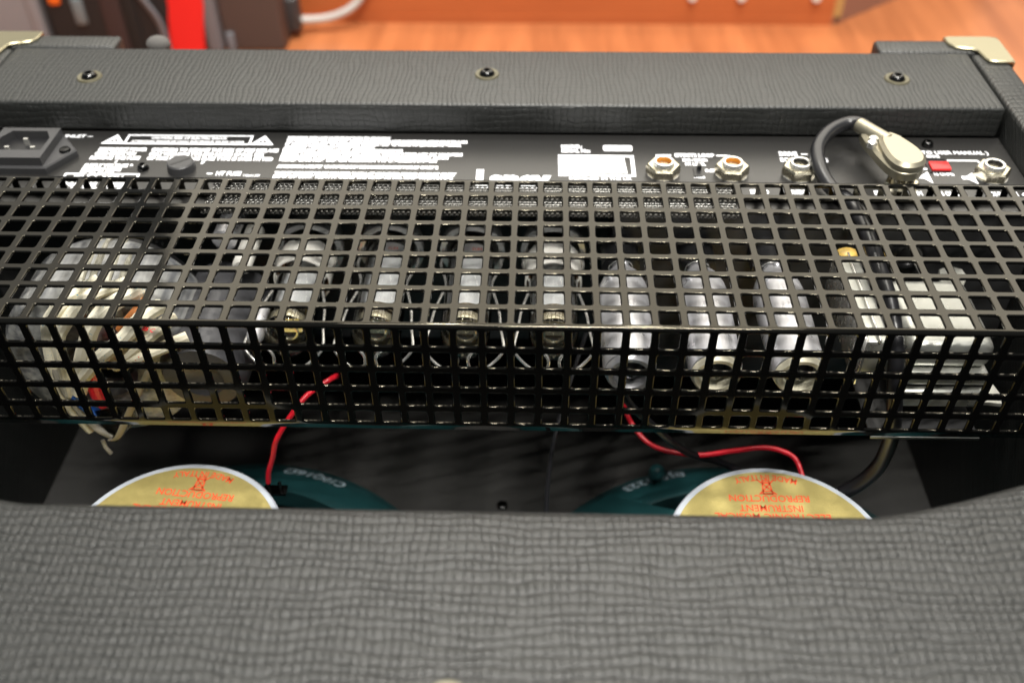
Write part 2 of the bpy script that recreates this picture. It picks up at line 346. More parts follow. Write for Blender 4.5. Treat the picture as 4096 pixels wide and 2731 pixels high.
MT['buckle_mat'] = pm('dull_buckle', (0.16, 0.19, 0.20), 0.35); MT['creamnickel'] = pm('cream_nickel', (0.40, 0.37, 0.28), 0.42, metal=0.85, vary=0.05); MT['dullsteel'] = pm('dull_steel', (0.22, 0.23, 0.22), 0.4, metal=0.9); MT['orangelead'] = pm('orange_brown_lead', (0.55, 0.20, 0.06), 0.5); MT['chokedark'] = pm('dark_tape', (0.05, 0.05, 0.055), 0.45, bump=0.4, bscale=5); MT['screwblack'] = pm('blackened_screw', (0.05, 0.05, 0.05), 0.22, metal=1); MT['washer_mat'] = pm('dull_washer', (0.10, 0.09, 0.055), 0.5, metal=0.2)
for x, y in ((-21.1, 16.78), (-2.4, 17.3), (16.65, 17.1)): screw(up_panel, x, y, ZB)
# lower back panel with the shallow scooped edge
def edge_y(x):
    d = abs(x+2.5)-11.8
    return -7.99 if d < 0 else -7.99+d**1.3*0.17
xs = [CX0+1.6+i*(IX1-IX0-0.1)/150 for i in range(151)]; xs = [IX0+0.06+(IX1-IX0-0.12)*i/150 for i in range(151)]
r = 0.55; prof = [(0.0, -1.4)]+[(r-r*math.cos(a), -r+r*math.sin(a)) for a in [math.pi/2*k/7 for k in range(8)]]
mb = MB(); vs = []; fs = []; NP = len(prof)+14
for x in xs:
    y0 = min(edge_y(x), 4.0)
    for d, dz in prof: vs.append((x, y0-d, ZB+dz))
    ys = y0-r
    for k in range(1, 14): vs.append((x, ys+(YB+1.6-ys)*k/13, ZB))
    vs.append((x, YB+1.6, ZB-1.4))
for i in range(150):
    for j in range(NP-1): fs.append((i*NP+j, i*NP+j+1, (i+1)*NP+j+1, (i+1)*NP+j))
    fs.append((i*NP+NP-1, i*NP, (i+1)*NP, (i+1)*NP+NP-1))
mb.add(vs, fs); low_panel = obj('lower_back_panel', mb, 'tolex_low', amp, sharp=60)
screw(low_panel, -1.95, -13.86, ZB)
# corner protectors
for sgn in (1, -1):
    f = lambda p: (p[0], p[1]) if sgn == 1 else (-5.0-p[0], p[1])
    out = [(19.99, 20.88), (20.05, 20.5), (20.25, 20.2), (20.6, 20.08), (21.0, 20.0), (21.2, 19.8), (21.28, 19.4), (21.32, 19.0), (21.45, 18.76), (21.8, 18.67), (22.55, 18.68), (22.62, 18.9), (22.62, 20.9), (22.45, 21.2), (22.2, 21.33), (20.2, 21.33), (20.02, 21.2)]
    mb = MB().prism([f(p) for p in out], ZB+0.02, ZB+0.16, 0.05)
    x0, x1 = sorted((f((22.52, 0))[0], f((22.64, 0))[0])); mb.bbox(x0, x1, 18.7, 21.3, ZB-2.4, ZB+0.1, 0.04, 2)
    x0, x1 = sorted((f((20.02, 0))[0], f((22.6, 0))[0])); mb.bbox(x0, x1, 21.22, 21.36, ZB-2.4, ZB+0.1, 0.04, 2)
    obj('corner_protector', mb, 'brassy', amp)
obj('handle_end_cap', MB().sphere((-19.4, 21.55, -0.15), 0.62, 18, (1.0, 0.8, 0.75)), 'felt', amp)

# ------------------------------------------------------------------ chassis panel and its printing
ZP = -1.0
chassis = obj('chassis_panel', MB().box(-25.9, 20.88, 8.5, 14.44, ZP-0.12, ZP), 'panel', amp)
wb = MB().box(3.35, 20.88, 8.5, 8.62, -10.5, ZP-0.122); wb.box(3.23, 3.35, 8.5, 11.0, -10.5, ZP-0.122); wb.box(-25.9, 3.23, 11.0, 11.12, -10.5, ZP-0.122)
obj('chassis_wall', wb, 'wall', amp)
obj('chassis_floor', MB().box(-25.9, 20.88, 11.2, 19.8, -10.6, -10.5), 'wall', amp)
zt = ZP+0.012
L = MB()
def line(x0, y0, x1, y1, wd=0.07):
    d = Vector((x1-x0, y1-y0)).normalized(); n = Vector((-d.y, d.x))*wd/2
    L.add([(x0-n.x, y0-n.y, zt), (x1-n.x, y1-n.y, zt), (x1+n.x, y1+n.y, zt), (x0+n.x, y0+n.y, zt)], [(0, 1, 2, 3)])
def frame(x0, y0, x1, y1, wd=0.09):
    line(x0-wd/2, y0, x1+wd/2, y0, wd); line(x0-wd/2, y1, x1+wd/2, y1, wd); line(x0, y0+wd/2, x0, y1-wd/2, wd); line(x1, y0+wd/2, x1, y1-wd/2, wd)
def T(t, x, y, h, wd=None, al='L', b=0.035): L.text(t, x, y, zt, h, wd, al, 0, b)
frame(-18.75, 13.36, -13.05, 14.08, 0.1)
T('CAUTION: RISK OF ELECTRIC SHOCK', -15.9, 13.76, 0.2, 3.5, 'C'); T('ATTENTION: RISQUE DE CHOC ELECTRIQUE, NE PAS OUVRIR', -15.9, 13.47, 0.16, 5.2, 'C')
for x in (-19.3, -12.48):
    L.add([(x-0.55, 13.32, zt), (x+0.55, 13.32, zt), (x, 14.14, zt), (x-0.22, 13.5, zt), (x+0.22, 13.5, zt), (x, 13.84, zt)], [(0, 1, 4, 3), (1, 2, 5, 4), (2, 0, 3, 5)]); line(x, 13.57, x, 13.7, 0.09)
for k, t in enumerate(['CAUTION: TO REDUCE THE RISK OF FIRE REPLACE', 'ONLY WITH SAME TYPE AND RATING OF FUSE. RISK', 'OF FIRE IF WRONG FUSE TYPE IS EVER FITTED']): T(t, -17.35, 12.72-k*0.36, 0.26, (5.75, 5.2, 5.65)[k], b=0.06)
for k, t in enumerate(['DISCONNECT POWER', 'CORD BEFORE YOU', 'REMOVE THE FUSE']): T(t, (-19.75, -19.8, -19.9)[k], 12.72-k*0.36, 0.26, (2.2, 1.85, 2.25)[k], b=0.06)
line(-18.6, 11.9, -18.66, 11.72); line(-14.72, 11.92, -14.8, 11.7, 0.12)
for k, t in enumerate(['SUPPLY VOLTAGE &', 'FREQUENCY RATING', '230V~50Hz 150 WATT']): T(t, -19.95, 11.38-k*0.33, 0.25, (2.2, 1.75, 1.5)[k], b=0.06)
frame(-20.5, 10.28, -17.3, 10.82, 0.1); T('T1A L 250V', -20.1, 10.4, 0.28, 2.2, b=0.05)
for k, t in enumerate(['MAINS FUSE', 'CLASS 1 APPARATUS']): T(t, -20.3, 9.85-k*0.4, 0.3, 2.6, b=0.06)
line(-14.35, 10.92, -14.1, 10.92, 0.1); T('HT FUSE', -13.95, 10.8, 0.3, 1.1, b=0.05); T('T 500mA L 250V', -12.75, 10.72, 0.17, 0.75)
big = [('WARNING: THIS UNIT MUST BE EARTHED TO ITS SUPPLY', 4.75), ('TO REDUCE THE RISK OF FIRE OR ELECTRIC SHOCK DO NOT EXPOSE THIS APPARATUS TO RAIN', 8.25), ('OR MOISTURE. NO USER SERVICEABLE PARTS INSIDE, REFER SERVICING TO QUALIFIED PERSONNEL', 8.0),
       ('AVIS: POUR REDUIRE LES RISQUES DE CHOC', 4.1), ('NE PAS ENLEVER LE COUVERCLE. AUCUNE PIECE INTERNE', 5.4), ('CONFIER L ENTRETIEN AU PERSONNEL QUALIFIE. TOUJOURS REMPLACER PAR UN FUSIBLE', 8.1),
       ('DE MEME CALIBRE. ACHTUNG: VOR OEFFNEN DES GERAETES NETZSTECKER ZIEHEN', 7.5), ('SICHERUNG NUR DURCH GLEICHEN TYP ERSETZEN LASSEN', 7.0), ('', 0), ('ATTENTION: UTILISER UN FUSIBLE DE RECHANGE DE MEME TYPE ET CALIBRE', 7.1), ('', 0), ('THIS PRODUCT MUST BE USED WITH GROUNDED MAINS OUTLET ONLY', 7.95), ('ENSURE FREE AIR FLOW AROUND THE VENTS AT ALL TIMES WHEN IN USE', 7.8)]
for k, (t, wd) in enumerate(big):
    if t: T(t, -11.42, 13.86-k*0.268, 0.215, wd, b=0.1)
T('Laney', -2.62, 10.05, 1.3, 3.25, b=0.07)
T('MODEL:', 1.08, 13.28, 0.26, 0.95, b=0.06); T('SERIAL No:', 1.08, 12.92, 0.26, 1.3, b=0.06)
frame(1.02, 11.06, 4.2, 12.62, 0.16)
L.prism([(3.02, 13.05), (4.2, 13.05), (4.26, 13.12), (4.26, 13.46), (4.2, 13.53), (3.02, 13.53), (2.96, 13.46), (2.96, 13.12)], zt-0.004, zt+0.004)
T('DESIGNED IN THE UK', 1.4, 10.72, 0.18, 2.7)
T('EFFECTS LOOP', 6.98, 12.62, 0.27, 1.75, 'C', 0.05); T('SEND / RETURN', 6.95, 12.25, 0.22, 1.1, 'C', 0.05); T('FX LEVEL', 6.95, 11.92, 0.22, 0.9, 'C', 0.05)
line(5.32, 12.74, 5.95, 12.74, 0.1); line(5.32, 12.79, 5.34, 12.2, 0.1); line(7.95, 12.74, 8.52, 12.74, 0.1); line(8.5, 12.79, 8.56, 12.2, 0.1)
T('0dBu', 7.3, 11.4, 0.24, 0.6, b=0.05); T('-10dB', 6.75, 10.9, 0.16, 0.5)
T('DRIVE', 10.75, 12.78, 0.32, 0.8, b=0.05); line(11.72, 12.92, 12.02, 12.92, 0.08); T('TIP', 12.15, 12.78, 0.32, 0.5, b=0.05)
T('BOOST', 10.72, 12.3, 0.3, 0.95, b=0.05); line(11.78, 12.42, 12.05, 12.42, 0.08); T('RING', 12.2, 12.3, 0.3, 0.6, b=0.05)
T('( LOADS REFER TO USER MANUAL )', 20.0, 13.02, 0.26, 5.2, 'R', 0.03); T('8 OHMS', 17.4, 12.72, 0.22, 0.75, 'C', 0.03); T('16 OHMS', 17.55, 11.28, 0.26, 0.85, 'C', 0.03)
line(18.0, 12.5, 19.35, 12.5, 0.1); line(19.32, 12.5, 19.5, 11.9, 0.1); line(16.55, 11.8, 16.95, 11.8, 0.1)
for x, y in ((16.55, 11.1), (18.45, 11.05)):
    L.add([(x-0.22, y-0.05, zt), (x+0.02, y-0.05, zt), (x+0.34, y-0.42, zt), (x+0.34, y+0.48, zt), (x+0.02, y+0.2, zt), (x-0.22, y+0.2, zt)], [(0, 1, 4, 5), (1, 2, 3, 4)])
for x, t in ((9.0, 'SEND'), (10.75, 'FOOTSWITCH'), (14.2, '1'), (15.4, '8 OHM'), (16.9, '16 OHM'), (18.8, '8 OHM'), (20.0, '16')): T(t, x, 9.75, 0.32, 0.8, 'L', 0.04)
n = 28; L.add([(-22.2+0.35*math.cos(2*math.pi*i/n), 13.95+0.17*math.sin(2*math.pi*i/n), zt) for i in range(n)], [tuple(range(n))]); T('INLET ~', -21.7, 13.85, 0.22, 1.3)
obj('lettering', L, 'white', chassis, smooth=False)
obj('serial_sticker', MB().prism([(1.14, 11.2), (3.92, 11.2), (3.84, 12.5), (1.14, 12.5)], zt, zt+0.03), 'sticker', chassis, smooth=False)
# mains inlet
ix, iy = -22.75, 12.15
flange = [(ix-2.35, iy+0.15), (ix-1.5, iy+1.35), (ix+1.3, iy+1.35), (ix+2.3, iy+0.1), (ix+1.45, iy-1.4), (ix-1.6, iy-1.4)]
inlet = obj('power_inlet', MB().prism(flange, ZP, ZP+0.35, 0.06), 'inlet', amp, smooth=False)
outer = [(ix-1.3, iy-1.25), (ix+1.3, iy-1.25), (ix+1.3, iy+0.6), (ix+1.3, iy+1.25), (ix-1.3, iy+1.25), (ix-1.3, iy+0.6)]
inner = [(ix-1.08, iy-0.62), (ix+1.08, iy-0.62), (ix+1.1, iy+0.42), (ix+0.78, iy+0.98), (ix-0.78, iy+0.98), (ix-1.1, iy+0.42)]
obj('socket_rim', MB().ring(outer, inner, ZP+0.352, ZP+0.75), 'inlet', inlet, smooth=False)
obj('socket_floor', MB().prism(inner, ZP+0.352, ZP+0.37), 'black', inlet)
for dx, dy in ((0.02, 0.38), (-0.55, -0.3), (0.6, -0.3)): obj('pin', MB().box(ix+dx-0.1, ix+dx+0.1, iy+dy-0.05, iy+dy+0.05, ZP+0.37, ZP+0.72), 'steel', inlet, org=(ix+dx, iy+dy, ZP))
for sx in (-1.85, 1.82):
    obj('screw', MB().lathe((ix+sx, iy+0.0, ZP+0.35), (0, 0, 1), [(0, 0.26), (0.1, 0.22), (0.12, 0.0)], 16), 'screwblack', inlet, org=(ix+sx, iy, ZP+0.35))
# fuse cap, screws, tiny switch, load switch
fc = MB().lathe((-15.55, 11.3, ZP), (0, 0, 1), [(0, 0.62), (0.32, 0.58), (0.38, 0.52)], 36, False, True)
fuse = obj('fuse_cap', fc, 'inlet', amp, org=(-15.55, 11.3, ZP)); obj('slot', MB().prism([(-15.95, 11.05), (-15.86, 10.98), (-15.15, 11.55), (-15.24, 11.62)], ZP+0.381, ZP+0.39), 'black', fuse)
for x, y, mt in ((-17.25, 11.28, 'steel'), (17.5, 13.75, 'screwblack')): screw(chassis, x, y, ZP, 0.26, False)
obj('level_switch', MB().box(6.8, 7.15, 11.0, 11.7, ZP, ZP+0.06).box(6.95, 7.12, 11.45, 11.66, ZP+0.06, ZP+0.28), 'black', amp)
sw = obj('load_switch', MB().ring([(16.98, 11.5), (17.98, 11.5), (17.98, 12.62), (16.98, 12.62)], [(17.08, 11.58), (17.9, 11.58), (17.9, 12.55), (17.08, 12.55)], ZP, ZP+0.05), 'black', amp, smooth=False)
obj('slider', MB().bbox(17.08, 17.9, 11.58, 12.2, ZP, ZP+0.16, 0.03, 2), 'red', sw); obj('slider_well', MB().box(17.08, 17.9, 12.2, 12.55, ZP, ZP+0.01), 'black', sw)
# jack sockets
def jack(x, y, insert):
    a = R_(random.uniform(-8, 8))
    hexa = [(x+0.74*math.cos(a+k*math.pi/3), y+0.74*math.sin(a+k*math.pi/3)) for k in range(6)]
    j = obj('jack_socket', MB().lathe((x, y, ZP), (0, 0, 1), [(0, 0.7), (0.05, 0.7), (0.06, 0.5)], 28, True), 'steel', amp, org=(x, y, ZP))
    bm_ = MB().prism(hexa, ZP+0.06, ZP+0.46, 0.07); obj('hex_nut', bm_, 'nickel', j, smooth=False, org=(x, y, ZP))
    obj('bushing', MB().lathe((x, y, ZP), (0, 0, 1), [(0.44, 0.46), (0.6, 0.45), (0.64, 0.42), (0.64, 0.34), (0.6, 0.31), (0.12, 0.30)], 28), 'steel', j, org=(x, y, ZP))
    obj('insert', MB().lathe((x, y, ZP), (0, 0, 1), [(0.615, 0.32), (0.6, 0.305), (0.1, 0.29), (0.08, 0.0)], 24), insert, j, org=(x, y, ZP))
for x, ins in ((5.45, 'amber'), (8.4, 'amber'), (11.28, 'black'), (19.5, 'black')): jack(x, 11.28, ins)
jack(15.3, 10.1, 'black')

# ------------------------------------------------------------------ the tube cage
RB = 0.15
KX = [k-17.84 for k in range(-8, 39)]
def lin(*pp): return pp
# profile along the sheet, from the lower return lip up the front, over the bend, back along the top and down to the panel
segs = []   # (type, length, function t->(y,z,ny,nz))
Yf, Yb, Zb, Zr = 0.0, 9.2, -4.98, ZP+0.01
def seg_line(y0, z0, y1, z1):
    Ln = math.hypot(y1-y0, z1-z0); ty, tz = (y1-y0)/Ln, (z1-z0)/Ln
    segs.append((Ln, lambda t: (y0+ty*t, z0+tz*t, -tz, ty)))      # normal to the left of travel -> outside
def seg_arc(cy, cz, a0, a1, RB=RB):
    Ln = abs(a1-a0)*RB
    segs.append((Ln, lambda t: (cy+RB*math.cos(a0+(a1-a0)*t/Ln), cz+RB*math.sin(a0+(a1-a0)*t/Ln), math.cos(a0+(a1-a0)*t/Ln), math.sin(a0+(a1-a0)*t/Ln))))
seg_line(0.222, -5.45, 0.012, -5.02); seg_line(0.012, -5.02, 0, Zb); seg_line(0, Zb, 0, -RB); seg_arc(RB, -RB, math.pi, math.pi/2)
seg_line(RB, 0, Yb-RB, 0); seg_arc(Yb-RB, -RB, math.pi/2, 0); seg_line(Yb, -RB, Yb, Zr)
starts = [0]
for Ln, _ in segs: starts.append(starts[-1]+Ln)
def F(s):
    for i, (Ln, fn) in enumerate(segs):
        if s <= starts[i+1]+1e-9 or i == len(segs)-1:
            y, z, ny, nz = fn(min(max(s-starts[i], 0), Ln))
            return y, z, ny, nz
sf = lambda t: starts[3]-(t-RB); stp = lambda y: starts[4]+(y-RB); sr = lambda t: starts[6]+(t-RB)
rows = []   # (outer s0, outer s1, hole s0, hole s1) or solid (s0,s1)
for k in range(3): rows.append((starts[1]*k/3, starts[1]*(k+1)/3))
for k in range(8): rows.append((starts[1]+(starts[2]-starts[1])*k/8, starts[1]+(starts[2]-starts[1])*(k+1)/8))
fh = [(4.25, 4.9), (3.25, 4.0), (2.25, 3.0), (1.25, 2.0), (0.19, 1.0)]; fo = [4.98, 4.125, 3.125, 2.125, 1.125, RB]
for i, (a, b) in enumerate(fh): rows.append((sf(fo[i]), sf(fo[i+1]), sf(b), sf(a)))
for k in range(5): rows.append((starts[3]+(starts[4]-starts[3])*k/5, starts[3]+(starts[4]-starts[3])*(k+1)/5))
to = [RB]+[j+0.0856 for j in range(1, 9)]+[Yb-RB]
for j in range(9): rows.append((stp(to[j]), stp(to[j+1]), stp(j+0.212), stp(j+0.96)))
for k in range(4): rows.append((starts[5]+(starts[6]-starts[5])*k/4, starts[5]+(starts[6]-starts[5])*(k+1)/4))
rows.append((sr(RB), sr(-Zr), sr(0.24), sr(0.84)))
Tk = 0.095; CH = 0.042; RC = 0.07; cage_cls = []
cage_mb = MB()
def at(x, s, d): y, z, ny, nz = F(s); return (x, y-ny*d, z-nz*d)
def loop(x0, x1, s0, s1, rc):
    o = []
    for cxx, css, a0 in ((x1-rc, s1-rc, 0), (x0+rc, s1-rc, 90), (x0+rc, s0+rc, 180), (x1-rc, s0+rc, 270)):
        for da in (0, 45, 90): a = R_(a0+da); o.append((cxx+rc*math.cos(a), css+rc*math.sin(a)))
    return o
for row in rows:
    for ki in range(len(KX)-1):
        x0, x1 = KX[ki], KX[ki+1]; h0, h1 = x0+0.125, x1-0.125
        xsplit = [x0, h0+RC, h1-RC, x1]
        if len(row) == 2:
            s0, s1 = row
            for a, b in zip(xsplit[:-1], xsplit[1:]):
                cage_mb.add([at(a, s0, 0), at(b, s0, 0), at(b, s1, 0), at(a, s1, 0)], [(0, 1, 2, 3)]); cage_cls += [0, 3]
                cage_mb.add([at(a, s0, Tk), at(b, s0, Tk), at(b, s1, Tk), at(a, s1, Tk)], [(3, 2, 1, 0)])
        else:
            s0, s1, a, b = row
            out = [(x1, b-RC), (x1, s1), (h1-RC, s1), (h0+RC, s1), (x0, s1), (x0, b-RC), (x0, a+RC), (x0, s0), (h0+RC, s0), (h1-RC, s0), (x1, s0), (x1, a+RC)]
            cm = CH*0.29; hh = CH-0.024; l0 = loop(h0-CH+hh, h1+CH-hh, a-CH+hh, b+CH-hh, RC+CH); lm = loop(h0-cm+hh, h1+cm-hh, a-cm+hh, b+cm-hh, RC+cm); l1 = loop(h0+hh, h1-hh, a+hh, b-hh, RC)
            vs = [at(x, s, 0) for x, s in out]+[at(x, s, 0) for x, s in l0]+[at(x, s, cm) for x, s in lm]+[at(x, s, CH) for x, s in l1]+[at(x, s, Tk) for x, s in l1]+[at(x, s, Tk) for x, s in out]
            fs = []
            for q in range(5):
                cage_cls += [(0, 1, 1, 2, 3)[q]]*12
                for i in range(12):
                    k = (i+1) % 12; fs.append((q*12+i, q*12+k, (q+1)*12+k, (q+1)*12+i))
            cage_mb.add(vs, fs)
cage = obj('tube_cage', cage_mb, 'cage', amp, label='gloss black perforated steel cage bent over the valves')
cage.data.polygons.foreach_set('material_index', cage_cls)
bm = bmesh.new(); bm.from_mesh(cage.data); bmesh.ops.remove_doubles(bm, verts=bm.verts, dist=P*1e-4); bmesh.ops.recalc_face_normals(bm, faces=bm.faces)
for e_ in bm.edges:     # only the rounded rim of each hole and the bends shade smoothly
    if len(e_.link_faces) == 2: e_.smooth = e_.link_faces[0].material_index == e_.link_faces[1].material_index
for f_ in bm.faces: f_.material_index = 0; f_.smooth = True
bm.to_mesh(cage.data); bm.free()
# perforated vent strip under the two rear rows of the cage
vm = MB(); px, py = 0.205, 0.165; rh = 0.063; yy = 6.95; rr_ = 0
while yy < 9.0:
    xx = -13.3+(px/2 if rr_ % 2 else 0)
    while xx < 8.0:
        o = [(xx+px/2, yy+py/2), (xx, yy+py/2), (xx-px/2, yy+py/2), (xx-px/2, yy), (xx-px/2, yy-py/2), (xx, yy-py/2), (xx+px/2, yy-py/2), (xx+px/2, yy)]
        hl = [(xx+rh*math.cos(R_(45+45*i)), yy+rh*math.sin(R_(45+45*i))) for i in range(8)]
        vs = [(x, y, -0.22) for x, y in o]+[(x, y, -0.235) for x, y in hl]+[(x, y, -0.28) for x, y in hl]
        vm.add(vs, [(i, (i+1) % 8, 8+(i+1) % 8, 8+i) for i in range(8)]+[(8+i, 8+(i+1) % 8, 16+(i+1) % 8, 16+i) for i in range(8)]); xx += px
    yy += py; rr_ += 1
obj('perforated_strip', vm, 'mesh', amp, smooth=False)

# ------------------------------------------------------------------ power tubes (built at x = 0, then placed)
def power_tube(x, ring, label):
    zc = -3.7; o = (x, 11.0, zc)
    t = thing('power_tube', o, label, 'vacuum tube', 'power tubes in a row under the cage')
    ax = (0, -1, 0)
    obj('socket_cup', MB().lathe(o, ax, [(0.0, 0.55), (0.25, 0.95), (0.8, 1.3), (1.6, 1.42), (1.95, 1.42), (2.0, 1.2)], 32), 'cup', t)
    g = MB().lathe(o, ax, [(1.2, 0.98), (2.2, 1.0), (7.2, 1.0), (7.6, 0.95), (7.95, 0.76), (8.15, 0.48), (8.25, 0.2), (8.4, 0.13), (8.55, 0.05), (8.57, 0.0)], 36)
    obj('glass_bulb', g, 'glass', t)
    pl = MB()
    n = 24; pr = []
    for i in range(n):
        a = 2*math.pi*i/n; pr.append((0.80*math.cos(a)*(1.0), 0.55*math.sin(a)))
    for k, (y0, y1) in enumerate(((9.0, 4.6),)):
        vs = [(x+p[0], y, zc+p[1]) for y in (y0, y1) for p in pr]; pl.add(vs, [(i, (i+1) % n, n+(i+1) % n, n+i) for i in range(n)])
    pl.box(x-0.88, x+0.88, 4.6, 9.0, zc-0.03, zc+0.03)
    obj('anode', pl, 'plate', t)
    for y in (9.05, 4.52): obj('mica_spacer', MB().cyl((x, y, zc), (x, y+0.05, zc), 0.93, 28), 'mica', t)
    ge = MB().tube([(x+0.4*math.cos(a), 3.75, zc+0.4*math.sin(a)) for a in [2*math.pi*i/10 for i in range(10)]], 0.07, 6, closed=True)
    for dx in (-0.45, -0.15, 0.2, 0.5): ge.tube([(x+dx, 4.5, zc+0.2), (x+dx*0.9, 3.8, zc+0.3)], 0.035, 6, smooth=False)
    ge.box(x-0.5, x+0.5, 4.1, 4.14, zc-0.35, zc+0.35)
    ge.lathe(o, ax, [(6.95, 0.955), (7.15, 0.955), (7.32, 0.935)], 24)
    obj('getter', ge, 'getter', t)
    if ring:
        obj('label_band', MB().lathe(o, ax, [(2.65, 1.14), (2.6, 1.2), (4.1, 1.2), (4.1, 1.13), (3.7, 1.12)], 36), 'ceramic', t)
        obj('band_collar', MB().lathe(o, ax, [(4.0, 1.12), (3.9, 1.0)], 36), 'brown', t)
        obj('band_print', MB().text('EL84', x+0.45, 7.2, zc+1.13, 0.16, 0.36, 'L', 0.2, 0.0), 'redprint', t, smooth=False)
    else:
        obj('band_print', MB().text('EL84', x+0.1, 7.9, zc+1.0, 0.18, 0.4, 'L', 0, 0.0), 'redprint', t, smooth=False)
    wr = MB()
    for s in (-1, 1):
        wr.tube([(x+s*1.22, 9.9, zc+0.1), (x+s*1.2, 8.6, zc+0.15)], 0.12, 8, smooth=False)
        wr.tube([(x+s*1.2, 8.6, zc+0.15), (x+s*1.28, 7.9, zc+0.2), (x+s*0.98, 6.7, zc+0.25), (x+s*1.02, 6.2, zc+0.2), (x+s*1.3, 5.0, zc+0.15), (x+s*1.42, 3.9, zc+0.1), (x+s*1.55, 3.1, zc), (x+s*1.5, 2.8, zc-0.15), (x+s*1.1, 2.5, zc-0.45), (x+s*0.7, 2.3, zc-0.62), (x+s*0.35, 2.15, zc-0.5), (x+s*0.2, 2.15, zc+0.05), (x+s*0.42, 2.3, zc+0.38), (x+s*0.85, 2.5, zc+0.3)], 0.062, 8)
    obj('retainer_wire', wr, 'steel', t)
    return t
for x, ring, lab in ((-9.85, True, 'leftmost clear glass power tube with a white band, beside the transformer'), (-6.32, False, 'clear glass power tube without a band, second from the left'),
                     (-2.76, False, 'clear glass power tube without a band, third from the left'), (0.75, True, 'clear glass power tube with a white band, nearest the metal tube shields')):
    power_tube(x, ring, lab)

# ------------------------------------------------------------------ shielded preamp tubes
def preamp_tube(x, rimmat, label):
    zc = -3.05; o = (x, 8.5, zc); ax = (0, -1, 0)
    t = thing('preamp_tube', o, label, 'vacuum tube', 'preamp tubes in metal shields')
    obj('socket_base', MB().lathe(o, ax, [(0, 0.8), (1.3, 0.8), (1.36, 0.4)], 32, True, True), 'black', t)
    sh = MB().lathe(o, ax, [(1.35, 0.42), (1.6, 0.46), (2.1, 0.78), (2.7, 0.97), (3.2, 1.03), (7.2, 1.0), (7.42, 0.95), (7.45, 0.90)], 40)
    sh.sphere((x+0.1, 6.85, zc+0.5), 0.17, 12); sh.sphere((x-0.6, 5.6, zc+0.8), 0.14, 12)
    obj('shield_can', sh, 'alu', t)
    obj('rolled_rim', MB().lathe(o, ax, [(7.45, 0.93), (7.6, 0.90), (7.68, 0.82), (7.66, 0.66), (7.5, 0.60), (7.2, 0.62)], 40), rimmat, t)
    obj('glass_tip', MB().lathe(o, ax, [(6.2, 0.6), (7.0, 0.6), (7.35, 0.5), (7.52, 0.32), (7.6, 0.12), (7.75, 0.05), (7.78, 0)], 28), 'glass', t)
    sp = MB().tube([(x+0.5*math.cos(a), 7.25-0.05*a/6.28, zc+0.5*math.sin(a)) for a in [2*math.pi*i/12 for i in range(30)]], 0.035, 6)
    sp.cyl((x, 6.2, zc), (x, 6.6, zc), 0.45, 20)
    obj('spring', sp, 'steel', t)
for x, mt_, lab in ((3.55, 'alu', 'shielded preamp tube with a dull grey rim, next to the power tubes'), (6.72, 'creamrim', 'shielded preamp tube with a bright cream rim, middle of three'), (9.78, 'creamrim', 'shielded preamp tube with a bright cream rim, nearest the output transformer')):
    preamp_tube(x, mt_, lab)

# ------------------------------------------------------------------ toroidal mains transformer with its leads
tx, tz = -17.5, -5.0
def tor(rr, y0, y1, rc):
    return [(y1+rc, rr*0.32), (y1+0.1, rr*0.40), (y1, rr*0.55), (y1, rr-rc), (y1+rc*0.3, rr-rc*0.3), (y1+rc, rr), (y0-rc, rr), (y0-rc*0.3, rr-rc*0.3), (y0, rr-rc), (y0, rr*0.4)]
pr = [(-a, b) for a, b in tor(3.85, 6.95, 2.7, 0.8)]
tr = obj('mains_transformer', MB().lathe((tx, 0, tz), (0, -1, 0), [(p[0], p[1]) for p in pr], 72), 'winding', amp, org=(tx, 5, tz), label='taped toroidal transformer with cream sleeved leads')
obj('mounting_plate', MB().cyl((tx, 7.0, tz), (tx, 7.4, tz), 3.2, 48), 'black', tr); obj('mounting_bolt', MB().cyl((tx, 7.4, tz), (tx, 11.0, tz), 0.5, 16), 'steel', tr)
def lead(name, pts, r_, mat, par=tr, flat=1.0, n=10): return obj(name, MB().tube(pts, r_, n, flat=flat), mat, par)
for dx, yy0 in ((-17.35, 6.6), (-16.95, 6.75), (-16.4, 6.7), (-15.95, 6.4)):
    zz = tz+math.sqrt(max(0.1, 3.85**2-(dx-tx)**2))+0.02
    lead('sleeved_lead', [(dx-0.3, yy0, zz-0.15), (dx-0.15, 5, zz), (dx, 3.6, zz-0.02), (dx+0.1, 2.75, zz-0.7)], 0.13, 'tapedlead', n=8)
lead('sleeved_lead', [(-16.6, 3.6, -1.1), (-17.6, 2.75, -1.35), (-18.3, 2.4, -2.0), (-18.62, 2.4, -2.7), (-18.85, 2.35, -3.8), (-19.0, 2.3, -5.1), (-18.95, 2.3, -6.5), (-18.4, 2.2, -7.9)], 0.30, 'cream')
lead('sleeved_lead', [(-15.6, 3.6, -1.2), (-16.8, 2.7, -1.2), (-17.9, 2.1, -2.3), (-18.2, 2.0, -3.05), (-18.35, 2.0, -4.2), (-18.5, 2.0, -5.6)], 0.26, 'cream')
lead('sleeved_lead', [(-15.0, 3.4, -1.3), (-15.9, 2.3, -1.3), (-16.45, 1.9, -1.8), (-17.0, 1.9, -2.75), (-17.5, 1.9, -3.8), (-17.75, 1.9, -4.6), (-18.1, 1.9, -5.4)], 0.32, 'cream')
lead('sleeved_lead', [(-14.4, 3.2, -2.0), (-14.75, 2.2, -1.75), (-15.4, 1.8, -2.35), (-16.5, 1.7, -3.25), (-17.3, 1.75, -4.1), (-17.9, 1.85, -4.8)], 0.30, 'cream')
lead('sleeved_lead', [(-14.1, 3.2, -2.6), (-14.3, 2.3, -2.35), (-15.2, 2.0, -3.0), (-16.0, 2.0, -3.7), (-16.6, 2.1, -3.95)], 0.28, 'creamred')
